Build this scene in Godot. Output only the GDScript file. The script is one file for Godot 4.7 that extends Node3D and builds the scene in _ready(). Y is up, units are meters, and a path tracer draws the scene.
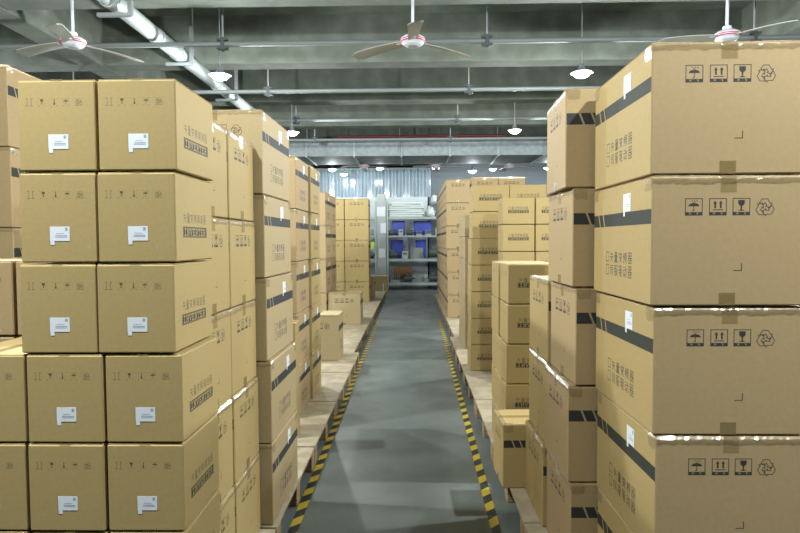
extends Node3D
# Warehouse aisle between stacks of cartons. x right, y up, the aisle runs towards -z.

var names := {}
var cache := {}
var rng := RandomNumberGenerator.new()
var M := {}
var INK := Color(0.19, 0.20, 0.20)
var PAPER := Color(0.615, 0.545, 0.405)
var tile: Image

# ---------------------------------------------------------------- helpers
func numbered(called: String) -> String:
	var n: int = names.get(called, 0)
	names[called] = n + 1
	return called if n == 0 else "%s_%03d" % [called, n]

func tag(o: Node, label: String, category: String, group := "", kind := "") -> Node:
	if label: o.set_meta("label", label)
	if category: o.set_meta("category", category)
	if group: o.set_meta("group", group)
	if kind: o.set_meta("kind", kind)
	return o

func thing(called: String, label: String, category: String, at := Vector3.ZERO, turn := 0.0, group := "") -> Node3D:
	var o := Node3D.new()
	o.name = numbered(called)
	add_child(o)
	o.position = at
	o.rotation.y = turn
	tag(o, label, category, group)
	return o

func part(called: String, mesh: Mesh, parent: Node, at := Vector3.ZERO, mat: Material = null, turn := Vector3.ZERO) -> MeshInstance3D:
	var o := MeshInstance3D.new()
	o.mesh = mesh
	o.name = called
	parent.add_child(o, true)
	o.position = at
	o.rotation = turn
	if mat: o.material_override = mat
	return o

func structure(called: String, mesh: Mesh, at: Vector3, mat: Material) -> MeshInstance3D:
	var o := part(called, mesh, self, at, mat)
	o.set_meta("kind", "structure")
	return o

func mat(c: Color, rough := 0.8, metal := 0.0, spec := 0.5) -> StandardMaterial3D:
	var m := StandardMaterial3D.new()
	m.albedo_color = c
	m.roughness = rough
	m.metallic = metal
	m.metallic_specular = spec
	return m

func noise_tex(a: Color, b: Color, freq: float, size := 512, oct := 4, s := 1) -> NoiseTexture2D:
	var n := FastNoiseLite.new()
	n.seed = s
	n.frequency = freq
	n.fractal_octaves = oct
	var g := Gradient.new()
	g.set_color(0, a)
	g.set_color(1, b)
	g.set_offset(0, 0.25)
	g.set_offset(1, 0.75)
	var t := NoiseTexture2D.new()
	t.width = size
	t.height = size
	t.seamless = true
	t.noise = n
	t.color_ramp = g
	return t

func tri(m: StandardMaterial3D, scale: float) -> StandardMaterial3D:
	m.uv1_triplanar = true
	m.uv1_world_triplanar = true
	m.uv1_scale = Vector3.ONE * scale
	return m

# quads collected in a SurfaceTool, front faces clockwise
func st_new() -> SurfaceTool:
	var st := SurfaceTool.new()
	st.begin(Mesh.PRIMITIVE_TRIANGLES)
	return st

func tri3(st: SurfaceTool, p: Array, uv: Array, n: Vector3, ns: Array = []):
	var f: Vector3 = (p[1] - p[0]).cross(p[2] - p[0])
	var order := [0, 1, 2] if f.dot(n) < 0.0 else [0, 2, 1]
	for i in order:
		st.set_normal(n if ns.is_empty() else ns[i])
		st.set_uv(uv[i])
		st.add_vertex(p[i])

func quad(st: SurfaceTool, a: Vector3, b: Vector3, c: Vector3, d: Vector3, n: Vector3, ua := Vector2(0, 1), ub := Vector2(1, 1), uc := Vector2(1, 0), ud := Vector2(0, 0)):
	tri3(st, [a, b, c], [ua, ub, uc], n)
	tri3(st, [a, c, d], [ua, uc, ud], n)

func bbox(st: SurfaceTool, c: Vector3, s: Vector3, basis := Basis(), bevel := 0.0):
	var h := s * 0.5
	var b: float = min(bevel, min(h.x, min(h.y, h.z)) * 0.9)
	for axis in 3:
		var ax := Vector3.ZERO
		ax[axis] = 1.0
		var u := Vector3.ZERO
		u[(axis + 1) % 3] = 1.0
		var v := Vector3.ZERO
		v[(axis + 2) % 3] = 1.0
		var hu: float = h[(axis + 1) % 3] - b
		var hv: float = h[(axis + 2) % 3] - b
		for sgn in [-1.0, 1.0]:
			var o: Vector3 = ax * h[axis] * sgn
			quad(st, c + basis * (o - u * hu - v * hv), c + basis * (o + u * hu - v * hv), c + basis * (o + u * hu + v * hv), c + basis * (o - u * hu + v * hv), basis * (ax * sgn))
	if b > 0.0:
		bevels(st, c, h, b, basis)

func bevels(st: SurfaceTool, c: Vector3, h: Vector3, b: float, basis: Basis):
	for axis in 3:
		var i1 := (axis + 1) % 3
		var i2 := (axis + 2) % 3
		for s1 in [-1.0, 1.0]:
			for s2 in [-1.0, 1.0]:
				var p := Vector3.ZERO
				p[i1] = s1 * h[i1]
				p[i2] = s2 * (h[i2] - b)
				var q := Vector3.ZERO
				q[i1] = s1 * (h[i1] - b)
				q[i2] = s2 * h[i2]
				var e := Vector3.ZERO
				e[axis] = h[axis] - b
				var n := Vector3.ZERO
				n[i1] = s1
				n[i2] = s2
				quad(st, c + basis * (p - e), c + basis * (p + e), c + basis * (q + e), c + basis * (q - e), basis * n.normalized())
	for sx in [-1.0, 1.0]:
		for sy in [-1.0, 1.0]:
			for sz in [-1.0, 1.0]:
				var sg := Vector3(sx, sy, sz)
				tri3(st, [c + basis * (sg * Vector3(h.x, h.y - b, h.z - b)), c + basis * (sg * Vector3(h.x - b, h.y, h.z - b)), c + basis * (sg * Vector3(h.x - b, h.y - b, h.z))], [Vector2.ZERO, Vector2.ZERO, Vector2.ZERO], basis * sg.normalized())

func box_mesh(s: Vector3, bevel := 0.003) -> ArrayMesh:
	var key := "box%s%s" % [s, bevel]
	if not cache.has(key):
		var st := st_new()
		bbox(st, Vector3.ZERO, s, Basis(), bevel)
		cache[key] = st.commit()
	return cache[key]

func bar(st: SurfaceTool, a: Vector3, b: Vector3, w: float, h: float, bevel := 0.0):
	var f := (b - a).normalized()
	var up := Vector3.UP if absf(f.y) < 0.9 else Vector3.RIGHT
	var r := f.cross(up).normalized()
	bbox(st, (a + b) * 0.5, Vector3(w, h, (b - a).length()), Basis(r, r.cross(f).normalized() * 1.0, -f), bevel)

func tube(st: SurfaceTool, a: Vector3, b: Vector3, r0: float, r1: float = -1.0, sides := 12, caps := true):
	if r1 < 0.0: r1 = r0
	var f := (b - a).normalized()
	var up := Vector3.UP if absf(f.y) < 0.9 else Vector3.RIGHT
	var x := f.cross(up).normalized()
	var y := x.cross(f)
	for i in sides:
		var t0 := TAU * i / sides
		var t1 := TAU * (i + 1) / sides
		var n0 := x * cos(t0) + y * sin(t0)
		var n1 := x * cos(t1) + y * sin(t1)
		var z := Vector2.ZERO
		tri3(st, [a + n0 * r0, a + n1 * r0, b + n1 * r1], [z, z, z], n0 + n1, [n0, n1, n1])
		tri3(st, [a + n0 * r0, b + n1 * r1, b + n0 * r1], [z, z, z], n0 + n1, [n0, n1, n0])
		if caps:
			tri3(st, [a, a + n0 * r0, a + n1 * r0], [z, z, z], -f)
			tri3(st, [b, b + n0 * r1, b + n1 * r1], [z, z, z], f)

# profile of (radius, height) pairs turned about y
func lathe(st: SurfaceTool, prof: Array, sides := 24, c := Vector3.ZERO):
	for i in prof.size() - 1:
		var p: Vector2 = prof[i]
		var q: Vector2 = prof[i + 1]
		var d := q - p
		var nn := Vector2(d.y, -d.x).normalized()
		for k in sides:
			var t0 := TAU * k / sides
			var t1 := TAU * (k + 1) / sides
			var e0 := Vector3(cos(t0), 0, sin(t0))
			var e1 := Vector3(cos(t1), 0, sin(t1))
			var up := Vector3.UP
			var n0 := e0 * nn.x + up * nn.y
			var n1 := e1 * nn.x + up * nn.y
			var z := Vector2.ZERO
			if p.x > 1e-5:
				tri3(st, [c + e0 * p.x + up * p.y, c + e1 * p.x + up * p.y, c + e1 * q.x + up * q.y], [z, z, z], n0 + n1, [n0, n1, n1])
			if q.x > 1e-5:
				tri3(st, [c + e0 * p.x + up * p.y, c + e1 * q.x + up * q.y, c + e0 * q.x + up * q.y], [z, z, z], n0 + n1, [n0, n1, n0])

# ---------------------------------------------------------------- printing on cardboard
func seg(im: Image, a: Vector2, b: Vector2, w: float, col: Color):
	var r := w * 0.5
	var x0 := maxi(0, int(minf(a.x, b.x) - r - 1))
	var x1 := mini(im.get_width() - 1, int(maxf(a.x, b.x) + r + 1))
	var y0 := maxi(0, int(minf(a.y, b.y) - r - 1))
	var y1 := mini(im.get_height() - 1, int(maxf(a.y, b.y) + r + 1))
	for y in range(y0, y1 + 1):
		for x in range(x0, x1 + 1):
			var p := Vector2(x + 0.5, y + 0.5)
			var q := Geometry2D.get_closest_point_to_segment(p, a, b)
			var k := clampf(r + 0.5 - p.distance_to(q), 0.0, 1.0)
			if k > 0.0: im.set_pixel(x, y, im.get_pixel(x, y).lerp(col, k * col.a))

func poly(im: Image, pts: Array, col: Color):
	var pk := PackedVector2Array(pts)
	var lo := pk[0]
	var hi := pk[0]
	for p in pk:
		lo = lo.min(p)
		hi = hi.max(p)
	for y in range(maxi(0, int(lo.y)), mini(im.get_height() - 1, int(hi.y) + 1) + 1):
		for x in range(maxi(0, int(lo.x)), mini(im.get_width() - 1, int(hi.x) + 1) + 1):
			if Geometry2D.is_point_in_polygon(Vector2(x + 0.5, y + 0.5), pk):
				im.set_pixel(x, y, im.get_pixel(x, y).lerp(col, col.a))

func strokes(im: Image, s: Array, at: Vector2, size: Vector2, w: float, col: Color):
	for q in s:
		if q.size() == 4:
			seg(im, at + Vector2(q[0], q[1]) * size / 10.0, at + Vector2(q[2], q[3]) * size / 10.0, w, col)
		else: # a box: marked by a fifth number
			var a := Vector2(q[0], q[1])
			var c := Vector2(q[2], q[3])
			for e in [[a, Vector2(c.x, a.y)], [Vector2(c.x, a.y), c], [c, Vector2(a.x, c.y)], [Vector2(a.x, c.y), a]]:
				seg(im, at + e[0] * size / 10.0, at + e[1] * size / 10.0, w, col)

var GLYPH := {
	"矢": [[3, 0, 1, 3], [2, 2, 9, 2], [0.5, 5, 9.5, 5], [5, 2, 5, 5], [5, 5, 1, 10], [5, 5, 9, 10]],
	"量": [[2, 0, 8, 3, 1], [2, 1.5, 8, 1.5], [0, 4, 10, 4], [2, 5.2, 8, 7.8, 1], [2, 6.5, 8, 6.5], [5, 4.6, 5, 10], [1, 8.8, 9, 8.8], [0, 10, 10, 10]],
	"变": [[5, 0, 5, 1.2], [0, 1.5, 10, 1.5], [3.8, 1.5, 3.8, 4.5], [6.2, 1.5, 6.2, 4.5], [1.8, 2.5, 0.8, 4.2], [8.2, 2.5, 9.3, 4.2], [1.5, 5.3, 8.2, 5.3], [8.2, 5.3, 1, 10], [2.5, 5.5, 9.5, 10]],
	"频": [[2.5, 0, 2.5, 4], [2.5, 1.8, 4.8, 1.8], [1, 1.2, 1, 4], [0, 4, 5, 4], [2.5, 4, 2.5, 7], [1, 5, 0.3, 7], [4.5, 5, 0.5, 10], [5.2, 0.5, 10, 0.5], [7.5, 0.5, 7, 2.5], [5.8, 2.5, 5.8, 7], [5.8, 2.5, 9.4, 2.5], [9.4, 2.5, 9.4, 7], [7.6, 3.5, 7.6, 6.5], [7.6, 6.5, 5.2, 10], [7.8, 7.5, 10, 10]],
	"器": [[0.8, 0, 4, 3, 1], [6, 0, 9.2, 3, 1], [0, 5, 10, 5], [4.8, 3.4, 1, 6.6], [5, 5, 9.5, 6.6], [0.8, 7, 4, 10, 1], [6, 7, 9.2, 10, 1]],
	"伺": [[2.5, 0, 0.3, 4], [1.8, 2.5, 1.8, 10], [4, 0.8, 9.5, 0.8], [9.5, 0.8, 9.5, 9.5], [9.5, 9.5, 8, 9.5], [4, 3, 7.8, 3], [4.3, 4.8, 7.5, 7.8, 1]],
	"服": [[1, 0.5, 4, 0.5], [1, 0.5, 1, 7], [1, 7, 0.2, 10], [4, 0.5, 4, 10], [1, 3.5, 4, 3.5], [1, 6.3, 4, 6.3], [5.5, 0.5, 9, 0.5], [9, 0.5, 9, 3], [5.5, 0.5, 5.5, 10], [5.8, 4.5, 9.2, 4.5], [9.2, 4.5, 5.8, 10], [6.3, 5.5, 10, 10]],
	"驱": [[0.5, 0.5, 4, 0.5], [4, 0.5, 3.6, 4.5], [1, 0.5, 0.8, 4.5], [0.8, 4.5, 4.2, 4.5], [4.2, 4.5, 3.8, 9.5], [0, 7, 3.5, 7], [5.3, 0.8, 10, 0.8], [5.3, 0.8, 5.3, 9.5], [5.3, 9.5, 10, 9.5], [9, 2.5, 6.2, 8], [6.3, 2.8, 9.3, 7.8]],
	"动": [[0.8, 1.2, 4.2, 1.2], [0, 4, 4.8, 4], [2, 4, 0.5, 8.5], [0.5, 8.5, 4.5, 8], [3.6, 6.3, 4.8, 9], [5, 3, 9.5, 3], [9.5, 3, 9, 9.5], [9, 9.5, 7.8, 9.2], [7, 0.3, 7, 4], [7, 4, 5, 10]],
	"调": [[1, 0, 2, 1.5], [0, 3.5, 2, 3.5], [2, 3.5, 2, 9], [2, 9, 3.2, 7.8], [4, 0.8, 9.5, 0.8], [4, 0.8, 4, 7], [4, 7, 3.3, 10], [9.5, 0.8, 9.5, 10], [5.3, 2.5, 8.2, 2.5], [6.8, 1.5, 6.8, 4.5], [5, 4.5, 8.5, 4.5], [5.5, 6, 8, 8.3, 1]],
	"速": [[1, 0.5, 2, 2], [0, 4, 2, 4], [2, 4, 2, 8], [2, 8, 0.2, 9.8], [1.5, 8.5, 10, 9.8], [3.5, 1.5, 9.8, 1.5], [4.3, 3, 9, 5.2, 1], [6.6, 0, 6.6, 8.6], [6.5, 5.3, 4, 8.2], [6.8, 5.3, 9.6, 8]],
	"□": [[0.5, 0.3, 8.5, 9.7, 1]],
	"I": [[5, 0, 5, 10], [2.5, 0, 7.5, 0], [2.5, 10, 7.5, 10]],
	"N": [[2, 0, 2, 10], [2, 0, 8, 10], [8, 0, 8, 10], [0.5, 0, 3, 0], [6.5, 0, 9.5, 0], [0.5, 10, 3.5, 10]],
	"V": [[1.5, 0, 5, 10], [8.5, 0, 5, 10], [0, 0, 3.2, 0], [6.8, 0, 10, 0]],
	"E": [[2.5, 0, 2.5, 10], [1, 0, 8.5, 0], [8.5, 0, 8.5, 2], [2.5, 5, 7, 5], [1, 10, 8.5, 10], [8.5, 10, 8.5, 8]],
	"R": [[2.5, 0, 2.5, 10], [1, 0, 7, 0], [7, 0, 8.5, 2.5], [8.5, 2.5, 7, 5], [7, 5, 2.5, 5], [5.5, 5, 8.8, 10], [1, 10, 4, 10]],
	"T": [[5, 0, 5, 10], [1, 0, 9, 0], [1, 0, 1, 2.2], [9, 0, 9, 2.2], [3.2, 10, 6.8, 10]],
}

func write(im: Image, text: String, at: Vector2, size: Vector2, step: float, w: float, col: Color):
	for i in text.length():
		strokes(im, GLYPH[text[i]], at + Vector2(step * i, 0), size, w, col)

func sheet(w: int, h: int, s: int) -> Image:
	var im := Image.create(w, h, false, Image.FORMAT_RGB8)
	for y in range(0, h, 256):
		for x in range(0, w, 256):
			im.blit_rect(tile, Rect2i(0, 0, mini(256, w - x), mini(256, h - y)), Vector2i(x, y))
	# soft blotches in the paper, of the paper's own tone
	var r := RandomNumberGenerator.new()
	r.seed = s
	for k in 40:
		var c := Vector2(r.randf() * w, r.randf() * h)
		var a := r.randf_range(-0.6, 0.6)
		seg(im, c, c + Vector2(cos(a), sin(a)) * r.randf_range(10, 70), r.randf_range(1.0, 2.0), Color(0.62, 0.47, 0.29, r.randf_range(0.05, 0.22)))
	return im

func make_tile():
	tile = Image.create(256, 256, false, Image.FORMAT_RGB8)
	var n := FastNoiseLite.new()
	n.frequency = 0.035
	n.seed = 4
	var n2 := FastNoiseLite.new()
	n2.frequency = 0.35
	n2.seed = 9
	for y in 256:
		for x in 256:
			var fx := x / 256.0
			var k := lerpf(n.get_noise_2d(x, y), n.get_noise_2d(x - 256, y), fx) * 0.02 + n2.get_noise_2d(x * 0.35, y * 2.0) * 0.03
			tile.set_pixel(x, y, Color(PAPER.r + k, PAPER.g + k * 0.9, PAPER.b + k * 0.8))

func glyph_icon(im: Image, kind: int, at: Vector2, s: float, framed: bool, col: Color):
	var paper := PAPER
	var w := s * 0.045
	var P := func(x: float, y: float) -> Vector2: return at + Vector2(x, y) * s / 10.0
	if framed and kind < 3:
		strokes(im, [[0, 0, 10, 10, 1]], at, Vector2(s, s), w, col)
		poly(im, [P.call(0, 8.1), P.call(10, 8.1), P.call(10, 10), P.call(0, 10)], col)
		for q in [[2.2, 8.6, 3.2, 9.4], [2.2, 9.4, 3.2, 8.6], [6.8, 8.6, 7.6, 9.4], [7.2, 8.5, 7.2, 9.5]]:
			seg(im, P.call(q[0], q[1]), P.call(q[2], q[3]), w * 0.8, paper)
	match kind:
		0:
			var pts := []
			for i in 13:
				var t := PI * i / 12.0
				pts.append(P.call(5 - 3.3 * cos(t), 4.6 - 2.0 * sin(t)))
			poly(im, pts, col)
			seg(im, P.call(5, 2), P.call(5, 7.2), w, col)
			seg(im, P.call(5, 7.2), P.call(4.2, 7.4), w, col)
			for x in [3.6, 5.2, 6.6]: seg(im, P.call(x, 0.9), P.call(x + 0.7, 1.8), w * 0.7, col)
		1:
			for x in [3.3, 6.7]:
				poly(im, [P.call(x - 1.1, 3), P.call(x, 1.2), P.call(x + 1.1, 3)], col)
				poly(im, [P.call(x - 0.5, 3), P.call(x + 0.5, 3), P.call(x + 0.5, 5.8), P.call(x - 0.5, 5.8)], col)
			poly(im, [P.call(2, 6.5), P.call(8, 6.5), P.call(8, 7.1), P.call(2, 7.1)], col)
		2:
			poly(im, [P.call(3, 1), P.call(7, 1), P.call(6.9, 3.4), P.call(5.5, 4.6), P.call(5.4, 6.6), P.call(7, 7.4), P.call(3, 7.4), P.call(4.6, 6.6), P.call(4.5, 4.6), P.call(3.1, 3.4)], col)
		3:
			# three folded arrows round a hollow triangle
			for i in 3:
				var a := -PI / 2 + TAU * i / 3.0
				var R := func(x: float, y: float) -> Vector2:
					var v := Vector2(x, y).rotated(a + PI / 2)
					return at + (Vector2(5, 5.4) + v) * s / 10.0
				var q := [R.call(-1.5, -4.4), R.call(1.3, -4.4), R.call(2.7, -2.1), R.call(3.4, -2.4), R.call(2.5, 0.2), R.call(0.2, -0.7), R.call(1.0, -1.1), R.call(0.0, -2.6), R.call(-0.8, -1.4), R.call(-2.8, -2.4), R.call(-1.5, -4.4)]
				for k in q.size() - 1:
					seg(im, q[k], q[k + 1], w * 0.8, col)
		4: # two posts between clamps
			for x in [2.6, 7.4]:
				seg(im, P.call(x, 1), P.call(x, 9), w, col)
				seg(im, P.call(x, 1), P.call(x + (0.0 if x > 5 else -1.4), 0.2), w, col)
				seg(im, P.call(x - 1.6, 9.4), P.call(x + 1.6, 9.4), w, col)
				seg(im, P.call(x, 1), P.call(x + (1.4 if x > 5 else 0.0), 0.2), w, col)
		5: # gauge with a bulb
			seg(im, P.call(5, 1), P.call(5, 6), w * 2.0, col)
			poly(im, [P.call(3.9, 5.6), P.call(6.1, 5.6), P.call(6.1, 8.4), P.call(3.9, 8.4)], col)
	if not framed:
		for q in [[0.4, 0.4, 1.6, 0.4], [8.4, 0.4, 9.6, 0.4], [0.4, 9.6, 2.4, 9.6], [7.0, 9.6, 9.6, 9.6]]:
			seg(im, P.call(q[0], q[1]), P.call(q[2], q[3]), w * 0.8, col)

func tex_mat(im: Image, tint: Color) -> StandardMaterial3D:
	var m := mat(tint, 0.72, 0.0, 0.35)
	m.albedo_texture = ImageTexture.create_from_image(im)
	return m

func make_prints():
	make_tile()
	var c := INK
	# end of the large cartons: four transport marks and a small corner mark
	var a := sheet(512, 440, 11)
	for i in 4:
		glyph_icon(a, i, Vector2([0.215, 0.375, 0.53, 0.675][i] * 512, (0.165 if i < 3 else 0.155) * 440), 57.0 if i < 3 else 68.0, true, c)
	seg(a, Vector2(278, 322), Vector2(304, 322), 3.0, c)
	seg(a, Vector2(304, 322), Vector2(304, 298), 3.0, c)
	M.img_icon = a
	# side of the large cartons: dark band with slashes, two lines of boxed characters
	var b := sheet(640, 440, 12)
	b.fill_rect(Rect2i(0, 106, 640, 52), c)
	var paper := PAPER
	for x in [58, 116]:
		poly(b, [Vector2(x, 104), Vector2(x + 10, 104), Vector2(x + 34, 160), Vector2(x + 24, 160)], paper)
	write(b, "□矢量变频器", Vector2(168, 264), Vector2(38, 40), 51.0, 3.0, c)
	write(b, "□伺服驱动器", Vector2(168, 316), Vector2(38, 44), 51.0, 3.0, c)
	M.img_band = b
	# front of the small inverter cartons: five faint marks
	var e := sheet(320, 372, 13)
	for i in 5:
		glyph_icon(e, [4, 2, 5, 0, 3][i], Vector2([0.085, 0.255, 0.42, 0.575, 0.745][i] * 320, 0.185 * 372), 34.0, false, Color(c.r, c.g, c.b, 0.75))
	M.img_small = e
	# side of the inverter cartons
	for lay in [["img_inv_low", 0.44, 0.60], ["img_inv_mid", 0.33, 0.46]]:
		var f := sheet(512, 420, 14)
		write(f, "矢量变频调速器", Vector2(96, lay[1] * 420), Vector2(38, 46), 46.5, 2.8, Color(c.r, c.g, c.b, 0.72))
		var y: float = lay[2] * 420
		f.fill_rect(Rect2i(88, int(y), 336, 54), c)
		strokes(f, [[0, 0, 10, 10, 1]], Vector2(94, y + 6), Vector2(324, 42), 2.0, paper)
		write(f, "INVERTER", Vector2(102, y + 12), Vector2(34, 30), 38.6, 6.0, paper)
		M[lay[0]] = f

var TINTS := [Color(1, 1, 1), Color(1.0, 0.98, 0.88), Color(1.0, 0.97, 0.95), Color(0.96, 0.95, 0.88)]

func print_mat(which: String, tint: int) -> StandardMaterial3D:
	var key := "%s/%d" % [which, tint]
	if not cache.has(key):
		if not cache.has("tex" + which): cache["tex" + which] = ImageTexture.create_from_image(M[which])
		var m := mat(TINTS[tint], 0.7, 0.0, 0.35)
		m.albedo_texture = cache["tex" + which]
		cache[key] = m
	return cache[key]

func plain_mat(tint: int) -> StandardMaterial3D:
	var key := "plain/%d" % tint
	if not cache.has(key):
		if not cache.has("texplain"): cache["texplain"] = ImageTexture.create_from_image(sheet(512, 512, 15))
		var m := mat(TINTS[tint], 0.72, 0.0, 0.35)
		m.albedo_texture = cache["texplain"]
		cache[key] = m
	return cache[key]

# ---------------------------------------------------------------- cartons
# W across the ends (+-z), H tall, L along the printed sides (+-x)
func carton_body(W: float, H: float, L: float, end: String, side: String, tint: int) -> ArrayMesh:
	var key := "body%.3f %.3f %.3f %s %s %d" % [W, H, L, end, side, tint]
	if cache.has(key): return cache[key]
	var b := 0.004
	var h := Vector3(W, H, L) * 0.5
	var c := Vector3(0, H * 0.5, 0)
	var mesh := ArrayMesh.new()
	var st := st_new()
	for s in [-1.0, 1.0]:
		var z: float = h.z * s
		quad(st, c + Vector3(-(h.x - b) * s, -h.y + b, z), c + Vector3((h.x - b) * s, -h.y + b, z), c + Vector3((h.x - b) * s, h.y - b, z), c + Vector3(-(h.x - b) * s, h.y - b, z), Vector3(0, 0, s))
	st.set_material(print_mat(end, 2 if tint == 4 else tint))  # front right cartons: mixed light put into the tint, ends pinker, sides yellower
	st.commit(mesh)
	st = st_new()
	for s in [-1.0, 1.0]:
		var x: float = h.x * s
		quad(st, c + Vector3(x, -h.y + b, (h.z - b) * s), c + Vector3(x, -h.y + b, -(h.z - b) * s), c + Vector3(x, h.y - b, -(h.z - b) * s), c + Vector3(x, h.y - b, (h.z - b) * s), Vector3(s, 0, 0))
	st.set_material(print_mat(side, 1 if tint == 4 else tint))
	st.commit(mesh)
	st = st_new()
	for s in [-1.0, 1.0]:
		var y: float = h.y * s
		quad(st, c + Vector3(-h.x + b, y, h.z - b), c + Vector3(h.x - b, y, h.z - b), c + Vector3(h.x - b, y, -h.z + b), c + Vector3(-h.x + b, y, -h.z + b), Vector3(0, s, 0))
	bevels(st, c, h, b, Basis())
	st.set_material(plain_mat(2 if tint == 4 else tint))
	st.commit(mesh)
	cache[key] = mesh
	return mesh

func flap_mesh(W: float, L: float, tint: int) -> ArrayMesh:
	var key := "flap%.3f %.3f %d" % [W, L, tint]
	if not cache.has(key):
		var st := st_new()
		bbox(st, Vector3.ZERO, Vector3(W * 0.5 - 0.003, 0.0022, L - 0.006), Basis(), 0.0008)
		st.set_material(plain_mat(2 if tint == 4 else tint))
		cache[key] = st.commit()
	return cache[key]

# tape along the middle of the top, folded over both ends: one bent band
func tape_mesh(H: float, L: float, wide: float, drop: float) -> ArrayMesh:
	var key := "tape%.3f %.3f %.3f" % [H, L, drop]
	if not cache.has(key):
		var st := st_new()
		var t := 0.0008
		var path := [Vector2(-L * 0.5 - t, H - drop), Vector2(-L * 0.5 - t, H + t), Vector2(L * 0.5 + t, H + t), Vector2(L * 0.5 + t, H - drop)]
		for i in 3:
			var p: Vector2 = path[i]
			var q: Vector2 = path[i + 1]
			var n: Vector3 = [Vector3(0, 0, -1), Vector3(0, 1, 0), Vector3(0, 0, 1)][i]
			quad(st, Vector3(-wide * 0.5, p.y, p.x), Vector3(wide * 0.5, p.y, p.x), Vector3(wide * 0.5, q.y, q.x), Vector3(-wide * 0.5, q.y, q.x), n)
		st.set_material(M.tape)
		cache[key] = st.commit()
	return cache[key]

# wrinkled clear tape folded over the upper edge of one end and round its corners
func edge_tape_mesh(W: float, H: float, L: float, s: float, variant: int) -> ArrayMesh:
	var key := "edge%.3f %.3f %.3f %d %d" % [W, H, L, variant, s]
	if cache.has(key): return cache[key]
	var r := RandomNumberGenerator.new()
	r.seed = 100 + variant * 7 + int(s)
	var st := st_new()
	st.set_smooth_group(-1)
	var path := []   # plan position, outward direction
	var hz := s * L * 0.5
	for i in 5: path.append([Vector2(-W * 0.5, hz - s * 0.012 * (5 - i)), Vector2(-1, 0)])
	path.append([Vector2(-W * 0.5, hz), Vector2(-0.7, 0.7 * s)])
	var n := int(W / 0.011)
	for i in range(1, n): path.append([Vector2((float(i) / n - 0.5) * W, hz), Vector2(0, s)])
	path.append([Vector2(W * 0.5, hz), Vector2(0.7, 0.7 * s)])
	for i in 5: path.append([Vector2(W * 0.5, hz - s * 0.012 * (i + 1)), Vector2(1, 0)])
	var rows := []
	for i in path.size():
		var p: Vector2 = path[i][0]
		var o: Vector2 = path[i][1]
		var side := absf(o.y) < 0.1
		var low := (0.046 if side else 0.024) + r.randf_range(-0.003, 0.004)
		var row := []
		for q in [[low, 0.0008, 0.0008], [low * 0.55, 0.0008, 0.0036], [0.009, 0.0015, 0.003], [-0.001, -0.007, 0.0], [-0.001, -0.015, 0.0], [-0.001, -0.024, 0.0]]:
			var e: Vector2 = p + o * (q[1] + r.randf() * q[2])
			row.append(Vector3(e.x, H - q[0] + (r.randf() * 0.0022 if q[0] < 0.0 else 0.0), e.y))
		rows.append(row)
	for i in rows.size() - 1:
		for k in 5:
			var q: Array = [rows[i][k], rows[i + 1][k], rows[i + 1][k + 1], rows[i][k + 1]]
			var o: Array = [0, 1, 2, 0, 2, 3] if s < 0.0 else [0, 2, 1, 0, 3, 2]
			for j in o:
				st.add_vertex(q[j])
	st.generate_normals()
	st.set_material(M.film)
	cache[key] = st.commit()
	return cache[key]

# white sticker with a tongue at its lower left corner, lying on a face towards +z
func sticker_mesh(w: float, h: float) -> ArrayMesh:
	var key := "sticker%.3f" % w
	if cache.has(key): return cache[key]
	var mesh := ArrayMesh.new()
	var st := st_new()
	bbox(st, Vector3(0, 0, 0.0004), Vector3(w, h, 0.0008))
	bbox(st, Vector3(-w * 0.385, -h * 0.63, 0.0004), Vector3(w * 0.2, h * 0.27, 0.0008))
	st.set_material(M.paper)
	st.commit(mesh)
	st = st_new()
	for q in [[0.34, 0.32, 0.13, 0.22], [0.08, -0.12, 0.6, 0.05], [0.08, -0.22, 0.6, 0.04], [0.02, 0.02, 0.4, 0.03]]:
		bbox(st, Vector3(w * q[0], h * q[1], 0.0009), Vector3(w * q[2], h * q[3], 0.0004))
	st.set_material(M.grey_ink)
	st.commit(mesh)
	cache[key] = mesh
	return mesh

var ORD := ["top", "second from top", "third from top", "fourth from top", "fifth from top", "sixth from top", "bottom"]

# rows cartons on top of each other; o holds the options
func stack(kind: String, W: float, H: float, L: float, turned: bool, x: float, z: float, rows: int, look: String, where: String, group: String, o := {}):
	var y: float = o.get("y", 0.142)
	var tint: int = o.get("tint", 0)
	var offs: Array = o.get("offs", [])
	for i in rows:
		var dx: float = offs[i] if i < offs.size() else 0.0
		var which: String = ("" if rows == 1 else ((ORD[rows - 1 - i] if i > 0 or rows < 2 else "bottom") + " ") + "in ")
		var label: String = (look + ", " + which + where) if where else look
		carton(kind, W, H, L, turned, Vector3(x + dx + rng.randf_range(-0.002, 0.002), y + i * H, z + rng.randf_range(-0.002, 0.002)), rng.randf_range(-0.3, 0.3) + o.get("twist", 0.0) + (o.twists[i] if o.has("twists") else 0.0), label, group, tint if not o.has("mix") else o.mix[i % o.mix.size()], o.get("sticker", ""), i + int(absf(z) * 10.0))

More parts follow.
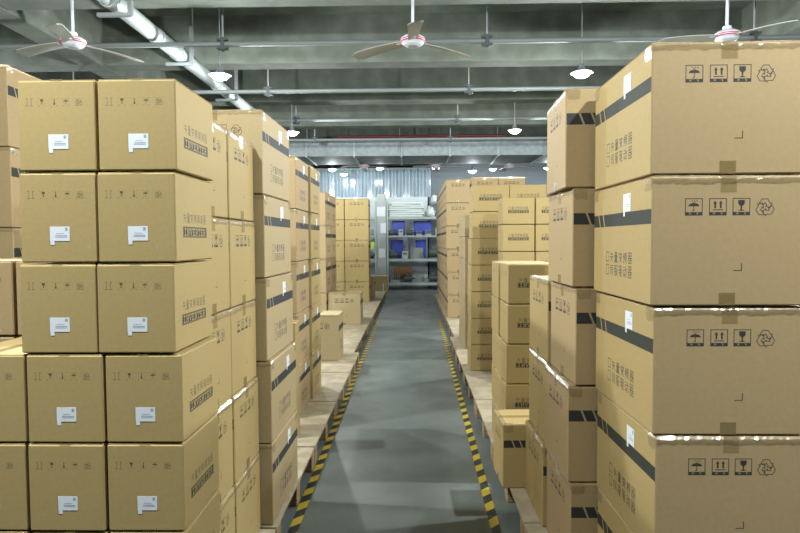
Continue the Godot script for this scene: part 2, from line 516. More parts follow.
func carton(kind: String, W: float, H: float, L: float, turned: bool, at: Vector3, twist: float, label: String, group: String, tint: int, sticker: String, variant: int):
	var t := thing("carton", label, "carton", at, deg_to_rad(twist) + (PI / 2 if turned else 0.0), group)
	var hb := H - 0.0075
	var end := "img_icon" if kind == "big" else "img_small"
	var side := "img_band" if kind == "big" else ("img_inv_low" if kind == "low" else "img_inv_mid")
	part("body", carton_body(W, hb, L, end, side, tint), t)
	for s in [-1.0, 1.0]:
		part("flap", flap_mesh(W, L, tint), t, Vector3(s * W * 0.25, hb + 0.0011, 0))
	part("tape", tape_mesh(hb + 0.0024, L, 0.05 if kind == "big" else 0.035, 0.052 if kind == "big" else 0.004), t)
	if kind == "big":
		for s in [-1.0, 1.0]:
			part("edge_tape", edge_tape_mesh(W, hb + 0.0024, L, s, variant % 5), t)
			part("end_tape", box_mesh(Vector3(0.05, 0.04, 0.0008), 0.0), t, Vector3(0, 0.021, s * (L * 0.5 + 0.0005)), M.tape)
	match sticker:
		"end":
			part("sticker", sticker_mesh(0.061, 0.044), t, Vector3(W * 0.015, H * 0.315, L * 0.5 + 0.0002))
		"left":
			part("sticker", sticker_mesh(0.07, 0.062), t, Vector3(-W * 0.5 - 0.0002, H * 0.82, L * 0.135), null, Vector3(0, -PI / 2, 0))
		"right":
			part("sticker", sticker_mesh(0.07, 0.062), t, Vector3(W * 0.5 + 0.0002, H * 0.82, -L * 0.135), null, Vector3(0, PI / 2, 0))

# ---------------------------------------------------------------- pallets
func pallet(x0: float, z0: float, label: String, group: String):
	# x0: edge towards the aisle, sign gives the side; z0: near edge
	var sgn := signf(x0)
	var w := 1.2
	var l := 1.19
	var t := thing("pallet", label, "pallet", Vector3(x0 + sgn * w * 0.5, 0, z0 - l * 0.5), 0, group)
	part("deck", box_mesh(Vector3(w, 0.02, l), 0.002), t, Vector3(0, 0.13, 0), M.ply)
	for i in 3:
		for k in 3:
			part("block", box_mesh(Vector3(0.09, 0.119, 0.11), 0.003), t, Vector3((i - 1) * (w * 0.5 - 0.045), 0.0602, (k - 1) * (l * 0.5 - 0.055)), M.pine_dark)

# ---------------------------------------------------------------- lamps and fans
func lamp(at: Vector3, label: String, size: float, energy: float, top: float):
	var t := thing("hanging_lamp", label, "lamp", at, 0, "round lamps under the ceiling")
	var k := size / 0.26
	var st := st_new()
	lathe(st, [Vector2(0.0, -0.055 * k), Vector2(0.05 * k, -0.05 * k), Vector2(0.095 * k, -0.032 * k), Vector2(0.125 * k, 0.0), Vector2(0.13 * k, 0.02 * k)], 24)
	part("diffuser", st.commit(), t, Vector3.ZERO, M.lamp_glow)
	st = st_new()
	lathe(st, [Vector2(0.131 * k, 0.018 * k), Vector2(0.158 * k, 0.012 * k), Vector2(0.158 * k, 0.018 * k), Vector2(0.07 * k, 0.045 * k), Vector2(0.045 * k, 0.09 * k), Vector2(0.04 * k, 0.13 * k), Vector2(0.0, 0.135 * k)], 24)
	part("housing", st.commit(), t, Vector3.ZERO, M.lamp_shell)
	st = st_new()
	tube(st, Vector3(0, 0.13 * k, 0), Vector3(0, top - at.y, 0), 0.008)
	part("rod", st.commit(), t, Vector3.ZERO, M.steel)
	var l := OmniLight3D.new()
	l.name = "light"
	l.light_color = Color(0.96, 0.99, 1.0)
	l.light_energy = energy
	l.light_size = 0.05 * k
	l.omni_range = 60.0
	l.omni_attenuation = 2.0
	l.shadow_enabled = true
	t.add_child(l)
	l.position = Vector3(0, -0.065 * k, 0)

func fan_blade() -> ArrayMesh:
	var st := st_new()
	var n := 14
	for i in n:
		var a := []
		for k in 2:
			var f := float(i + k) / n
			var x := 0.12 + f * 0.66
			var w := lerpf(0.055, 0.085, f) * (1.0 if f < 0.93 else 1.0 - (f - 0.93) * 6.0)
			var pitch := 0.22
			var y := -0.02 - 0.055 * f * f
			a.append([Vector3(x, y + w * pitch, -w), Vector3(x, y - w * pitch, w)])
		var t := Vector3(0, 0.003, 0)
		quad(st, a[0][0] + t, a[0][1] + t, a[1][1] + t, a[1][0] + t, Vector3.UP)
		quad(st, a[0][0] - t, a[0][1] - t, a[1][1] - t, a[1][0] - t, Vector3.DOWN)
		quad(st, a[0][0] - t, a[1][0] - t, a[1][0] + t, a[0][0] + t, Vector3(0, 0, -1))
		quad(st, a[0][1] - t, a[1][1] - t, a[1][1] + t, a[0][1] + t, Vector3(0, 0, 1))
	return st.commit()

func fan(at: Vector3, turn: float, label: String, top: float):
	var t := thing("ceiling_fan", label, "fan", at, turn, "white ceiling fans")
	if not cache.has("blade"):
		cache.blade = fan_blade()
		var st := st_new()
		lathe(st, [Vector2(0, -0.075), Vector2(0.06, -0.072), Vector2(0.1, -0.055), Vector2(0.135, -0.02), Vector2(0.14, 0.0), Vector2(0.135, 0.02), Vector2(0.1, 0.045), Vector2(0.05, 0.06), Vector2(0.045, 0.1), Vector2(0.02, 0.115), Vector2(0, 0.115)], 28)
		cache.motor = st.commit()
		st = st_new()
		lathe(st, [Vector2(0.137, -0.012), Vector2(0.1415, -0.009), Vector2(0.1415, -0.003), Vector2(0.139, 0.0)], 28)
		cache.ring = st.commit()
		st = st_new()
		lathe(st, [Vector2(0.02, 0), Vector2(0.055, 0.01), Vector2(0.06, 0.06), Vector2(0.05, 0.09), Vector2(0, 0.09)], 20)
		cache.cup = st.commit()
		st = st_new()
		bar(st, Vector3(0.09, -0.012, 0), Vector3(0.2, -0.022, 0), 0.05, 0.008, 0.002)
		cache.iron = st.commit()
	part("motor", cache.motor, t, Vector3.ZERO, M.white_paint)
	part("trim_ring", cache.ring, t, Vector3(0, 0.006, 0), M.red_trim)
	part("trim_ring", cache.ring, t, Vector3(0, -0.012, 0), M.red_trim)
	var st2 := st_new()
	tube(st2, Vector3(0, 0.11, 0), Vector3(0, top - at.y - 0.05, 0), 0.016)
	part("rod", st2.commit(), t, Vector3.ZERO, M.white_paint)
	part("canopy", cache.cup, t, Vector3(0, top - at.y - 0.09, 0), M.white_paint)
	for i in 3:
		var b := part("blade", cache.blade, t, Vector3.ZERO, M.blade, Vector3(0, TAU * i / 3.0, 0))
		part("blade_iron", cache.iron, b, Vector3.ZERO, M.white_paint)

func materials():
	M.tape = mat(Color(0.60, 0.51, 0.33, 0.36), 0.18)
	M.tape.transparency = BaseMaterial3D.TRANSPARENCY_ALPHA
	M.film = mat(Color(0.62, 0.55, 0.40, 0.22), 0.2)
	M.film.transparency = BaseMaterial3D.TRANSPARENCY_ALPHA
	M.paper = mat(Color(0.80, 0.815, 0.83), 0.55)
	M.grey_ink = mat(Color(0.55, 0.58, 0.62), 0.7)
	M.ply = mat(Color(1, 1, 1), 0.7)
	M.ply.albedo_texture = noise_tex(Color(0.56, 0.51, 0.41), Color(0.64, 0.59, 0.49), 0.012, 512, 5, 3)
	tri(M.ply, 0.8)
	M.pine = mat(Color(0.62, 0.53, 0.39), 0.75)
	M.pine_dark = mat(Color(1, 1, 1), 0.8)
	M.pine_dark.albedo_texture = noise_tex(Color(0.46, 0.37, 0.26), Color(0.62, 0.53, 0.39), 0.03, 256, 3, 6)
	M.pine_dark.uv1_triplanar = true
	M.pine_dark.uv1_world_triplanar = true
	M.pine_dark.uv1_scale = Vector3(1.0, 12.0, 1.0)
	M.white_paint = mat(Color(0.74, 0.75, 0.77), 0.4)
	M.lamp_shell = mat(Color(0.42, 0.44, 0.45), 0.5)
	M.conduit = mat(Color(0.40, 0.42, 0.41), 0.6)
	M.blade = mat(Color(0.67, 0.66, 0.61), 0.45)
	M.red_trim = mat(Color(0.7, 0.2, 0.3), 0.4)
	M.steel = mat(Color(0.55, 0.57, 0.57), 0.45, 0.6)
	M.galv = mat(Color(1, 1, 1), 0.7, 0.1, 0.3)
	M.galv.albedo_texture = noise_tex(Color(0.53, 0.56, 0.56), Color(0.58, 0.61, 0.61), 0.03, 256, 3, 8)
	tri(M.galv, 0.7)
	M.grey_paint = mat(Color(0.50, 0.53, 0.52), 0.6)
	M.dark_steel = mat(Color(0.25, 0.27, 0.27), 0.5, 0.4)
	M.red_pipe = mat(Color(0.42, 0.10, 0.09), 0.5)
	M.concrete = mat(Color(1, 1, 1), 0.9)
	M.concrete.albedo_texture = noise_tex(Color(0.30, 0.32, 0.28), Color(0.355, 0.375, 0.335), 0.01, 512, 5, 2)
	tri(M.concrete, 0.35)
	M.floor = mat(Color(1, 1, 1), 0.45, 0.0, 0.4)
	M.floor.albedo_texture = noise_tex(Color(0.315, 0.34, 0.32), Color(0.375, 0.40, 0.38), 0.006, 1024, 5, 5)
	M.floor.roughness_texture = noise_tex(Color(0.85, 0.85, 0.85), Color(1, 1, 1), 0.02, 512, 4, 7)
	tri(M.floor, 0.22)
	M.wall = mat(Color(0.36, 0.385, 0.40), 0.85)
	M.white_wall = mat(Color(0.72, 0.75, 0.75), 0.7)
	M.shelf = mat(Color(0.60, 0.63, 0.61), 0.5)
	M.lamp_glow = mat(Color(0.95, 0.97, 1.0), 0.4)
	M.lamp_glow.emission_enabled = true
	M.lamp_glow.emission = Color(0.93, 0.97, 1.0)
	M.lamp_glow.emission_energy_multiplier = 5.0
	M.pvc = mat(Color(0.72, 0.80, 0.84, 0.26), 0.1)
	M.pvc.transparency = BaseMaterial3D.TRANSPARENCY_ALPHA
	M.blue = mat(Color(0.10, 0.27, 0.74), 0.4)
	M.bag = mat(Color(0.74, 0.77, 0.76), 0.3)
	M.foam = mat(Color(0.76, 0.79, 0.77), 0.6)
	M.cast = mat(Color(0.27, 0.32, 0.29), 0.5, 0.3)
	M.alu = mat(Color(0.52, 0.55, 0.53), 0.45, 0.4)
	M.part_white = mat(Color(0.66, 0.67, 0.65), 0.5)
	M.part_grey = mat(Color(0.36, 0.39, 0.38), 0.5)
	M.brown = mat(Color(0.5, 0.37, 0.23), 0.8)
	M.lime = mat(Color(0.72, 0.82, 0.3), 0.6)

# ---------------------------------------------------------------- the scene
func _ready():
	rng.seed = 7
	# camera
	var cam := Camera3D.new()
	cam.name = "camera"
	add_child(cam)
	cam.position = Vector3(0, 1.6, 0)
	cam.basis = Basis(Vector3.UP, deg_to_rad(1.15)) * Basis(Vector3.RIGHT, deg_to_rad(-2.43)) * Basis(Vector3.BACK, deg_to_rad(-0.3))
	cam.fov = rad_to_deg(2.0 * atan(266.5 / 600.0))
	cam.near = 0.05
	cam.far = 100.0
	cam.current = true
	# environment
	var we := WorldEnvironment.new()
	we.name = "environment"
	var env := Environment.new()
	env.background_mode = Environment.BG_COLOR
	env.background_color = Color(0.02, 0.02, 0.02)
	env.tonemap_mode = Environment.TONE_MAPPER_LINEAR
	env.tonemap_exposure = 3.1
	env.sdfgi_enabled = true
	env.ssao_enabled = true
	env.ssil_enabled = true
	we.environment = env
	add_child(we)
	materials()
	make_prints()
	shell()
	services()
	lights()
	pallets()
	left_stacks()
	right_stacks()
	back()

func shell():
	var zc := -8.0
	structure("floor", box_mesh(Vector3(26, 0.2, 44), 0.0), Vector3(0, -0.1, zc), M.floor)
	var ce := structure("ceiling", box_mesh(Vector3(26, 0.2, 44), 0.0), Vector3(0, 5.22, zc), M.concrete)
	structure("wall_left", box_mesh(Vector3(0.2, 5.4, 44), 0.0), Vector3(-13.1, 2.7, zc), M.wall)
	structure("wall_right", box_mesh(Vector3(0.2, 5.4, 44), 0.0), Vector3(13.1, 2.7, zc), M.wall)
	structure("wall_back", box_mesh(Vector3(26, 5.4, 0.2), 0.0), Vector3(0, 2.7, -24.6), M.wall)
	structure("wall_front", box_mesh(Vector3(26, 5.4, 0.2), 0.0), Vector3(0, 2.7, 14.1), M.wall)
	# the far wall right of the curtain and the white partition below it
	structure("wall_partition", box_mesh(Vector3(12.4, 5.11, 0.12), 0.0), Vector3(6.8, 2.555, -21.0), M.wall)
	structure("wall_partition_white", box_mesh(Vector3(13.5, 3.12, 0.1), 0.0), Vector3(-6.2, 1.56, -20.95), M.white_wall)
	# beams across and one girder along, both cast with the slab
	for i in range(-6, 6):
		var z := -9.45 - 2.575 * i
		part("beam", box_mesh(Vector3(26, 0.75, 0.35), 0.01), ce, Vector3(0, 4.76 - 5.22, z - 0.175 - zc), M.concrete)
	for x in [-5.02, 5.25]:
		part("girder", box_mesh(Vector3(0.37, 0.76, 44), 0.01), ce, Vector3(x, 4.755 - 5.22, 0), M.concrete)

func services():
	# conduits across the hall, hung on rods
	for i in range(-2, 4):
		var z := -7.72 - 2.42 * i
		var y := 4.12
		var what: String = ["behind the camera", "just overhead", "nearest the ceiling fans", "second beyond the ceiling fans", "third beyond the ceiling fans", "farthest, above the air duct"][i + 2]
		var t := thing("conduit", "grey conduit hung on rods across the ceiling, " + what, "conduit", Vector3(0, y, z), 0, "conduits across the ceiling")
		var st := st_new()
		tube(st, Vector3(-13, 0, 0), Vector3(13, 0, 0), 0.033, -1, 14)
		part("pipe", st.commit(), t, Vector3.ZERO, M.conduit)
		for x in [-9.0, -5.7, -2.4, 0.96, 4.3, 7.6]:
			if i < 0: continue
			var h := part("hanger_rod", box_mesh(Vector3(0.02, 1.0, 0.02), 0.002), t, Vector3(x, 0.5, 0), M.steel)
			part("clamp", box_mesh(Vector3(0.14, 0.03, 0.09), 0.004), h, Vector3(0, -0.5 + 0.05, 0), M.dark_steel)
			part("clamp", box_mesh(Vector3(0.14, 0.03, 0.09), 0.004), h, Vector3(0, -0.5 - 0.05, 0), M.dark_steel)
			part("clamp", box_mesh(Vector3(0.05, 0.16, 0.08), 0.004), h, Vector3(0, -0.5, 0), M.dark_steel)
	# big pipe along the left side, hung below the beams
	var p := thing("drain_pipe", "thick light grey pipe running away below the ceiling at left", "pipe", Vector3(-3.3, 4.27, 0))
	var sp := st_new()
	tube(sp, Vector3(0, 0, -2.0), Vector3(0, 0, -15.0), 0.1, -1, 24)
	part("pipe", sp.commit(), p, Vector3.ZERO, M.grey_paint)
	for z in [-6.6, -7.85, -8.5, -8.72, -10.2, -12.4]:
		sp = st_new()
		tube(sp, Vector3(0, 0, z + 0.03), Vector3(0, 0, z - 0.03), 0.109, -1, 24)
		part("coupling", sp.commit(), p, Vector3.ZERO, M.galv)
	for z in [-6.75, -8.62, -10.8]:
		part("bracket_bar", box_mesh(Vector3(0.4, 0.04, 0.05), 0.003), p, Vector3(0, -0.13, z), M.steel)
		for x in [0.17]:
			part("bracket_post", box_mesh(Vector3(0.05, 0.98, 0.05), 0.003), p, Vector3(x, 0.35, z), M.steel)
	# air duct across the back
	var d := thing("air_duct", "long galvanised sheet metal air duct crossing below the ceiling", "duct", Vector3(0, 3.91, -16.4))
	var xs := [-6.9, -5.6, -4.2, -2.87, -1.56, -0.28, 1.04, 2.36, 3.58, 4.9, 6.2]
	for i in xs.size() - 1:
		var w: float = xs[i + 1] - xs[i]
		part("duct_section", box_mesh(Vector3(w - 0.01, 0.44, 1.75), 0.006), d, Vector3((xs[i] + xs[i + 1]) * 0.5, 0.22, -0.875), M.galv)
	for x in xs:
		var sf := st_new()
		bar(sf, Vector3(x, -0.02, 0.02), Vector3(x, 0.46, 0.02), 0.035, 0.03)
		bar(sf, Vector3(x, -0.02, -1.77), Vector3(x, 0.46, -1.77), 0.035, 0.03)
		bar(sf, Vector3(x, -0.015, 0.02), Vector3(x, -0.015, -1.77), 0.035, 0.03)
		bar(sf, Vector3(x, 0.455, 0.02), Vector3(x, 0.455, -1.77), 0.035, 0.03)
		part("flange", sf.commit(), d, Vector3.ZERO, M.steel)
	for x in [-2.83, -0.32, 2.32, 4.86]:
		for z in [0.06, -1.82]:
			part("hanger_rod", box_mesh(Vector3(0.02, 1.23, 0.02), 0.002), d, Vector3(x, 0.6, z), M.steel)
	var rp := thing("sprinkler_pipe", "thin red sprinkler pipe running above the air duct", "pipe", Vector3(0, 4.42, -16.3))
	sp = st_new()
	tube(sp, Vector3(-2.0, 0, 0), Vector3(2.5, 0, 0), 0.028, -1, 12)
	part("pipe", sp.commit(), rp, Vector3.ZERO, M.red_pipe)
	for x in [-1.9, -0.2, 0.45, 0.8, 2.4]:
		sp = st_new()
		tube(sp, Vector3(x, 0.03, 0), Vector3(x, 0.7, 0), 0.01)
		part("hanger_rod", sp.commit(), rp, Vector3.ZERO, M.dark_steel)
	# fans
	fan(Vector3(0.02, 3.87, -6.9), deg_to_rad(-88), "white three-blade ceiling fan above the middle of the aisle", 5.12)
	fan(Vector3(-3.87, 3.9, -6.9), deg_to_rad(-75), "white three-blade ceiling fan beside the thick grey pipe", 5.12)
	fan(Vector3(3.54, 3.88, -6.9), deg_to_rad(-60), "white ceiling fan peeping over the large cartons at right", 5.12)
	fan(Vector3(-1.42, 3.85, -18.1), deg_to_rad(-28), "small distant ceiling fan in front of the strip curtain", 5.12)
	fan(Vector3(0.73, 3.85, -18.2), deg_to_rad(-34), "small distant ceiling fan above the steel rack", 5.12)
	fan(Vector3(2.95, 3.85, -18.3), deg_to_rad(-20), "small distant ceiling fan in front of the grey far wall", 5.12)

func lights():
	var e := 6.0
	var top := 5.12
	lamp(Vector3(-2.54, 3.8, -8.03), "round glowing lamp under the ceiling beside the thick pipe", 0.24, e, top)
	lamp(Vector3(2.26, 3.8, -8.1), "round glowing lamp above the second right-hand carton stack", 0.24, e, top)
	lamp(Vector3(-2.42, 3.8, -12.23), "round glowing lamp at the left end of the air duct", 0.24, e * 0.75, top)
	lamp(Vector3(2.08, 3.8, -12.23), "round glowing lamp at the right end of the air duct", 0.24, e * 0.75, top)
	lamp(Vector3(-2.5, 3.86, -19.0), "distant glowing lamp, first in front of the strip curtain", 0.24, e * 0.2, top)
	lamp(Vector3(-2.25, 3.82, -20.0), "distant glowing lamp hanging low before the strip curtain", 0.24, e * 0.06, top)
	lamp(Vector3(-1.0, 3.88, -19.0), "distant glowing lamp before the middle of the strip curtain", 0.22, e * 0.06, top)
	lamp(Vector3(0.76, 3.88, -19.0), "distant glowing lamp near the right edge of the strip curtain", 0.22, e * 0.06, top)
	lamp(Vector3(1.95, 3.82, -19.4), "distant glowing lamp left of the far fan on the grey wall", 0.26, e * 0.2, top)
	lamp(Vector3(2.6, 3.88, -19.4), "distant glowing lamp close beside the far fan", 0.22, e * 0.06, top)
	lamp(Vector3(4.3, 3.88, -19.2), "distant glowing lamp beside the tall plain-sided carton at right", 0.22, e * 0.2, top)
	for i in 2:  # unseen lamps out of view, placed to give the front cartons their shading
		for x in [[-2.6, 2.3], [-1.62, 1.95]][i]:
			lamp(Vector3(x, 3.8, [-3.85, -1.05][i]), "unseen round glowing lamp overhead, %s of the aisle, %s the camera" % ["left" if x < 0.0 else "right", ["before", "nearly level with"][i]], 0.24, e, top)
	for i in 3:  # unseen lamps over the side aisles, added to match the overall shading
		for x in [-7.4, 7.1]:
			lamp(Vector3(x, 3.8, [-12.23, -8.0, -3.85][i]), "unseen round glowing lamp over the neighbouring %s aisle, %s from the far end" % ["left" if x < 0.0 else "right", ["first", "second", "third"][i]], 0.24, e * 0.6, top)

func pallets():
	var w := ["first", "second", "third", "fourth", "fifth", "sixth", "seventh", "eighth", "ninth", "tenth", "eleventh", "twelfth", "thirteenth"]
	for i in 13:
		pallet(-0.70 if i < 5 else -0.77, -1.79 - 1.21 * i, "pale plywood pallet left of the aisle, %s from the camera" % w[i], "pallets left of the aisle")
	for i in 12:
		pallet(0.575 if i < 6 else 0.64, -1.86 - 1.21 * i, "pale plywood pallet right of the aisle, %s from the camera" % w[i], "pallets right of the aisle")
	pallet(-2.5, -3.78, "pale plywood pallet under the far left striped cartons, nearer one", "pallets of the second left row")
	pallet(-2.5, -4.99, "pale plywood pallet under the far left striped cartons, farther one", "pallets of the second left row")
	# hazard tapes
	var im := Image.create(64, 192, false, Image.FORMAT_RGB8)
	for y in 192:
		for x in 64:
			var f := fposmod(y / 192.0 - x / 64.0 * 0.055 / 0.205, 1.0)
			im.set_pixel(x, y, Color(0.64, 0.56, 0.13) if f < 0.5 else Color(0.13, 0.14, 0.12))
	var m := mat(Color.WHITE, 0.45)
	m.albedo_texture = ImageTexture.create_from_image(im)
	for t in [[-0.665, -0.686, "yellow and black hazard tape on the floor left of the aisle"], [0.458, 0.523, "yellow and black hazard tape on the floor right of the aisle"]]:
		var st := st_new()
		for i in 42:
			var z0 := -1.5 - i * 0.25
			var z1 := z0 - 0.25
			var xa: float = lerpf(t[0], t[1], clampf((-z0 - 3.3) / 6.0, -0.5, 1.3))
			var xb: float = lerpf(t[0], t[1], clampf((-z1 - 3.3) / 6.0, -0.5, 1.3))
			quad(st, Vector3(xa - 0.0275, 0.0012, z0), Vector3(xa + 0.0275, 0.0012, z0), Vector3(xb + 0.0275, 0.0012, z1), Vector3(xb - 0.0275, 0.0012, z1), Vector3.UP, Vector2(0, -z0 / 0.205), Vector2(1, -z0 / 0.205), Vector2(1, -z1 / 0.205), Vector2(0, -z1 / 0.205))
			for s in [-1.0, 1.0]:
				quad(st, Vector3(xa + s * 0.0275, 0, z0), Vector3(xb + s * 0.0275, 0, z1), Vector3(xb + s * 0.0275, 0.0012, z1), Vector3(xa + s * 0.0275, 0.0012, z0), Vector3(s, 0, 0))
		var o := part(numbered("hazard_tape"), st.commit(), self, Vector3.ZERO, m)
		tag(o, t[2], "tape")

func left_stacks():
	var inv := "tan inverter carton with white sticker"
	var g := "inverter cartons at front left"
	var H := 0.2795
	var W := 0.238
	var L := 0.34
	var zc := -1.817 - L * 0.5
	stack("low", W, H, L, false, -0.71 - W * 0.5, zc, 7, inv, "the aisle-side front stack", g, {"sticker": "end", "offs": [0, 0, 0, 0, -0.018, -0.012, -0.002], "tint": 1})
	stack("low", W, H, L, false, -0.955 - W * 0.5, zc, 7, inv, "the second front left stack", g, {"sticker": "end", "offs": [0, 0, -0.004, 0, -0.012, -0.008, -0.002], "tint": 1})
	stack("low", W, H, L, false, -1.204 - W * 0.5, zc, 4, inv, "the low stack at left edge", g, {"sticker": "end", "tint": 1})
	stack("low", W, H, L, false, -1.215 - W * 0.5, zc - 0.352, 5, "tan inverter carton", "the stack behind the low front left stack", g, {"tint": 2})
	stack("low", W, H, L, false, -1.468 - W * 0.5, zc - 0.352, 5, "tan inverter carton", "the farther left stack behind the low one", g, {"tint": 2})
	# taped cartons, marks towards the aisle
	var g2 := "taped cartons behind the inverter stacks"
	stack("big", 0.405, 0.39, 0.4, true, -0.99, -2.375, 5, "taped carton with transport marks", "the stack right behind the inverter cartons", g2, {"tint": 1, "offs": [0.006, 0.004, 0, 0, 0]})
	stack("big", 0.405, 0.39, 0.4, true, -0.99, -2.793, 5, "taped carton with transport marks", "the second stack behind the inverter cartons", g2, {"tint": 1, "offs": [0.01, 0.006, 0, 0.002, 0.0]})
	var band := "dark-banded carton with boxed lettering"
	stack("big", 0.5, 0.425, 0.62, false, -0.745 - 0.25, -3.02 - 0.31, 5, band, "the tallest-looking left aisle stack", "banded cartons left of the aisle", {"sticker": "right", "tint": 0, "offs": [0.03, 0.027, 0.012, 0.004, 0.0], "twist": -0.6})
	stack("big", 0.5, 0.432, 0.6, false, -0.943 - 0.25, -4.87 - 0.3, 5, band, "the first of the paired left stacks", "banded cartons left of the aisle", {"sticker": "right", "tint": 2})
	stack("big", 0.5, 0.432, 0.52, false, -0.923 - 0.25, -5.49 - 0.26, 5, band, "the second of the paired left stacks", "banded cartons left of the aisle", {"sticker": "right", "tint": 1})
	var fc := thing("carton", "narrow plain carton squeezed between the banded left stacks", "carton", Vector3(-0.862 - 0.2, 0.142, -4.45))
	part("body", box_mesh(Vector3(0.4, 0.86, 0.14), 0.004), fc, Vector3(0, 0.43, 0), plain_mat(1))
	part("tape", box_mesh(Vector3(0.4, 0.0008, 0.05), 0.0), fc, Vector3(0, 0.8606, 0), M.tape)
	stack("big", 0.56, 0.58, 0.7, false, -1.485 - 0.28, -10.3 - 0.35, 4, band, "the set-back stack behind the single cartons", "banded cartons left of the aisle", {"sticker": "right", "tint": 2})
	stack("big", 0.56, 0.58, 0.7, false, -1.485 - 0.28, -11.02 - 0.35, 4, band, "the stack behind the set-back one", "banded cartons left of the aisle", {"tint": 2})
	stack("big", 0.55, 0.565, 0.5, false, -0.9 - 0.275, -7.26 - 0.25, 1, "single closed carton on the pallet nearest the paired left stacks", "", "single cartons on the left pallets", {"tint": 0})
	stack("big", 0.57, 0.565, 0.56, false, -0.902 - 0.285, -10.4 - 0.28, 1, "single closed carton with taped lid beside the set-back stack", "", "single cartons on the left pallets", {"tint": 0})
	stack("big", 0.57, 0.496, 0.6, false, -1.035 - 0.285, -14.35 - 0.3, 5, "carton with transport marks", "the aisle-side stack before the steel rack", "far cartons at left", {"tint": 1})
	stack("big", 0.57, 0.496, 0.6, false, -1.62 - 0.285, -14.35 - 0.3, 5, "carton with transport marks", "the inner stack before the steel rack", "far cartons at left", {"tint": 1})
	stack("big", 0.5, 0.55, 0.5, false, -0.96 - 0.25, -15.2 - 0.25, 1, "single carton behind the far left stack on the last pallet", "", "far cartons at left", {"tint": 0})
	stack("big", 0.55, 0.52, 0.65, false, -2.58 - 0.275, -3.83 - 0.325, 5, "dark-banded carton", "the nearer stack at the left edge", "banded cartons in the second left row", {"tint": 2})
	stack("big", 0.55, 0.52, 0.65, false, -2.58 - 0.275, -4.5 - 0.325, 5, "dark-banded carton", "the farther stack at the left edge", "banded cartons in the second left row", {"tint": 2})

func right_stacks():
	var H := 0.416
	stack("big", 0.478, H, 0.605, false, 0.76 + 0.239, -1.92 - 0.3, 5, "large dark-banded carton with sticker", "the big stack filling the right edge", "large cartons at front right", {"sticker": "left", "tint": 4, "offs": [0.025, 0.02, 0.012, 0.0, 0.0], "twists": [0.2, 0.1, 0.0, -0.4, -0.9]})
	var g := "cartons in the second right stack"
	stack("big", 0.445, 0.42, 0.55, true, 0.665 + 0.275, -2.545 - 0.225, 5, "taped carton with dark band", "the tall stack behind the big one", g, {"tint": 2, "offs": [0.01, 0.0, 0.025, 0.013, -0.004], "twists": [0.5, 0.0, 0.0, 0.0, -3.0]})
	stack("big", 0.455, 0.42, 0.55, true, 0.675 + 0.275, -3.01 - 0.23, 3, "taped carton with transport marks", "the three-high stack on the right", g, {"tint": 1, "offs": [-0.018, 0.002, 0.004]})
	stack("big", 0.315, 0.385, 0.5, true, 0.525 + 0.25, -3.495 - 0.158, 1, "low single taped carton overhanging the right pallet beside the tape", "", g, {"tint": 1, "twist": 2.0})
	var gi := "inverter cartons right of the aisle"
	var inv := "tan inverter carton"
	stack("mid", 0.34, 0.2615, 0.36, true, 0.615 + 0.18, -3.9 - 0.17, 5, inv, "the lower stack behind the low single carton", gi, {"tint": 1, "offs": [-0.01, -0.01, -0.005, 0.005, 0.008]})
	stack("mid", 0.34, 0.2615, 0.36, true, 0.61 + 0.18, -4.25 - 0.17, 5, inv, "the back half of the lower stack", gi, {"tint": 1})
	for k in 2:
		stack("mid", 0.3, 0.27, 0.32, true, 0.9 + 0.16 + 0.333 * k, -6.0 - 0.15, 7, inv, ["the tall stack behind the lower one, aisle side", "the tall stack behind the lower one, far side"][k], gi, {"tint": 1})
	for k in 2:
		stack("mid", 0.4, 0.297, 0.405, true, 0.655 + 0.2025 + 0.43 * k, -6.69 - 0.2, 7, inv, ["the tallest inverter stack, aisle side", "the tallest inverter stack, far side"][k], gi, {"tint": 1, "offs": [0, 0, 0, 0.003, 0.006, 0.02, 0.02] if k == 0 else []})
	for k in 2:
		stack("mid", 0.5, 0.303, 0.42, true, 0.71 + 0.21, -8.06 - 0.25 - 0.515 * k, 6, "pale-sided carton", ["the narrow stack behind the tallest one", "the back half of the narrow stack"][k], gi, {"tint": 0})
	var gq := "banded cartons far right of the aisle"
	for k in 4:
		stack("big", 0.44, 0.436, 1.1, false, 0.65 + 0.22, -11.35 - 0.55 - 1.13 * k, 6, "long dark-banded carton", ["the first far right aisle stack", "the second far right aisle stack", "the third far right aisle stack", "the last far right aisle stack"][k], gq, {"tint": 2, "offs": [0.02, 0.02, 0.015, 0, 0, 0]})
	for k in 2:
		stack("big", 0.53, 0.456, 0.6, false, 1.205 + 0.265 + 0.548 * k, -12.2 - 0.3, 6, "carton with transport marks", ["the row rising behind, left", "the row rising behind, right"][k], gq, {"tint": 2})
	pallet(1.86, -11.6, "pale plywood pallet hidden behind the right-hand stacks", "pallets right of the aisle")

# ---------------------------------------------------------------- the far end: rack, parts, curtain
func rack(x0: float, x1: float, label: String) -> Node3D:
	var z := -19.6
	var t := thing("steel_rack", label, "rack", Vector3((x0 + x1) * 0.5, 0, z - 0.35))
	var w := x1 - x0
	for q in [[0.145, 0.085], [0.93, 0.085], [1.72, 0.055], [2.3, 0.085]]:
		part("shelf", box_mesh(Vector3(w - 0.08, q[1], 0.68), 0.006), t, Vector3(0, q[0] + q[1] * 0.5, 0), M.shelf)
	for sx in [-1.0, 1.0]:
		for sz in [-1.0, 1.0]:
			part("upright", box_mesh(Vector3(0.06, 2.9, 0.06), 0.004), t, Vector3(sx * (w * 0.5 - 0.035), 1.45, sz * 0.36), M.shelf)
	return t

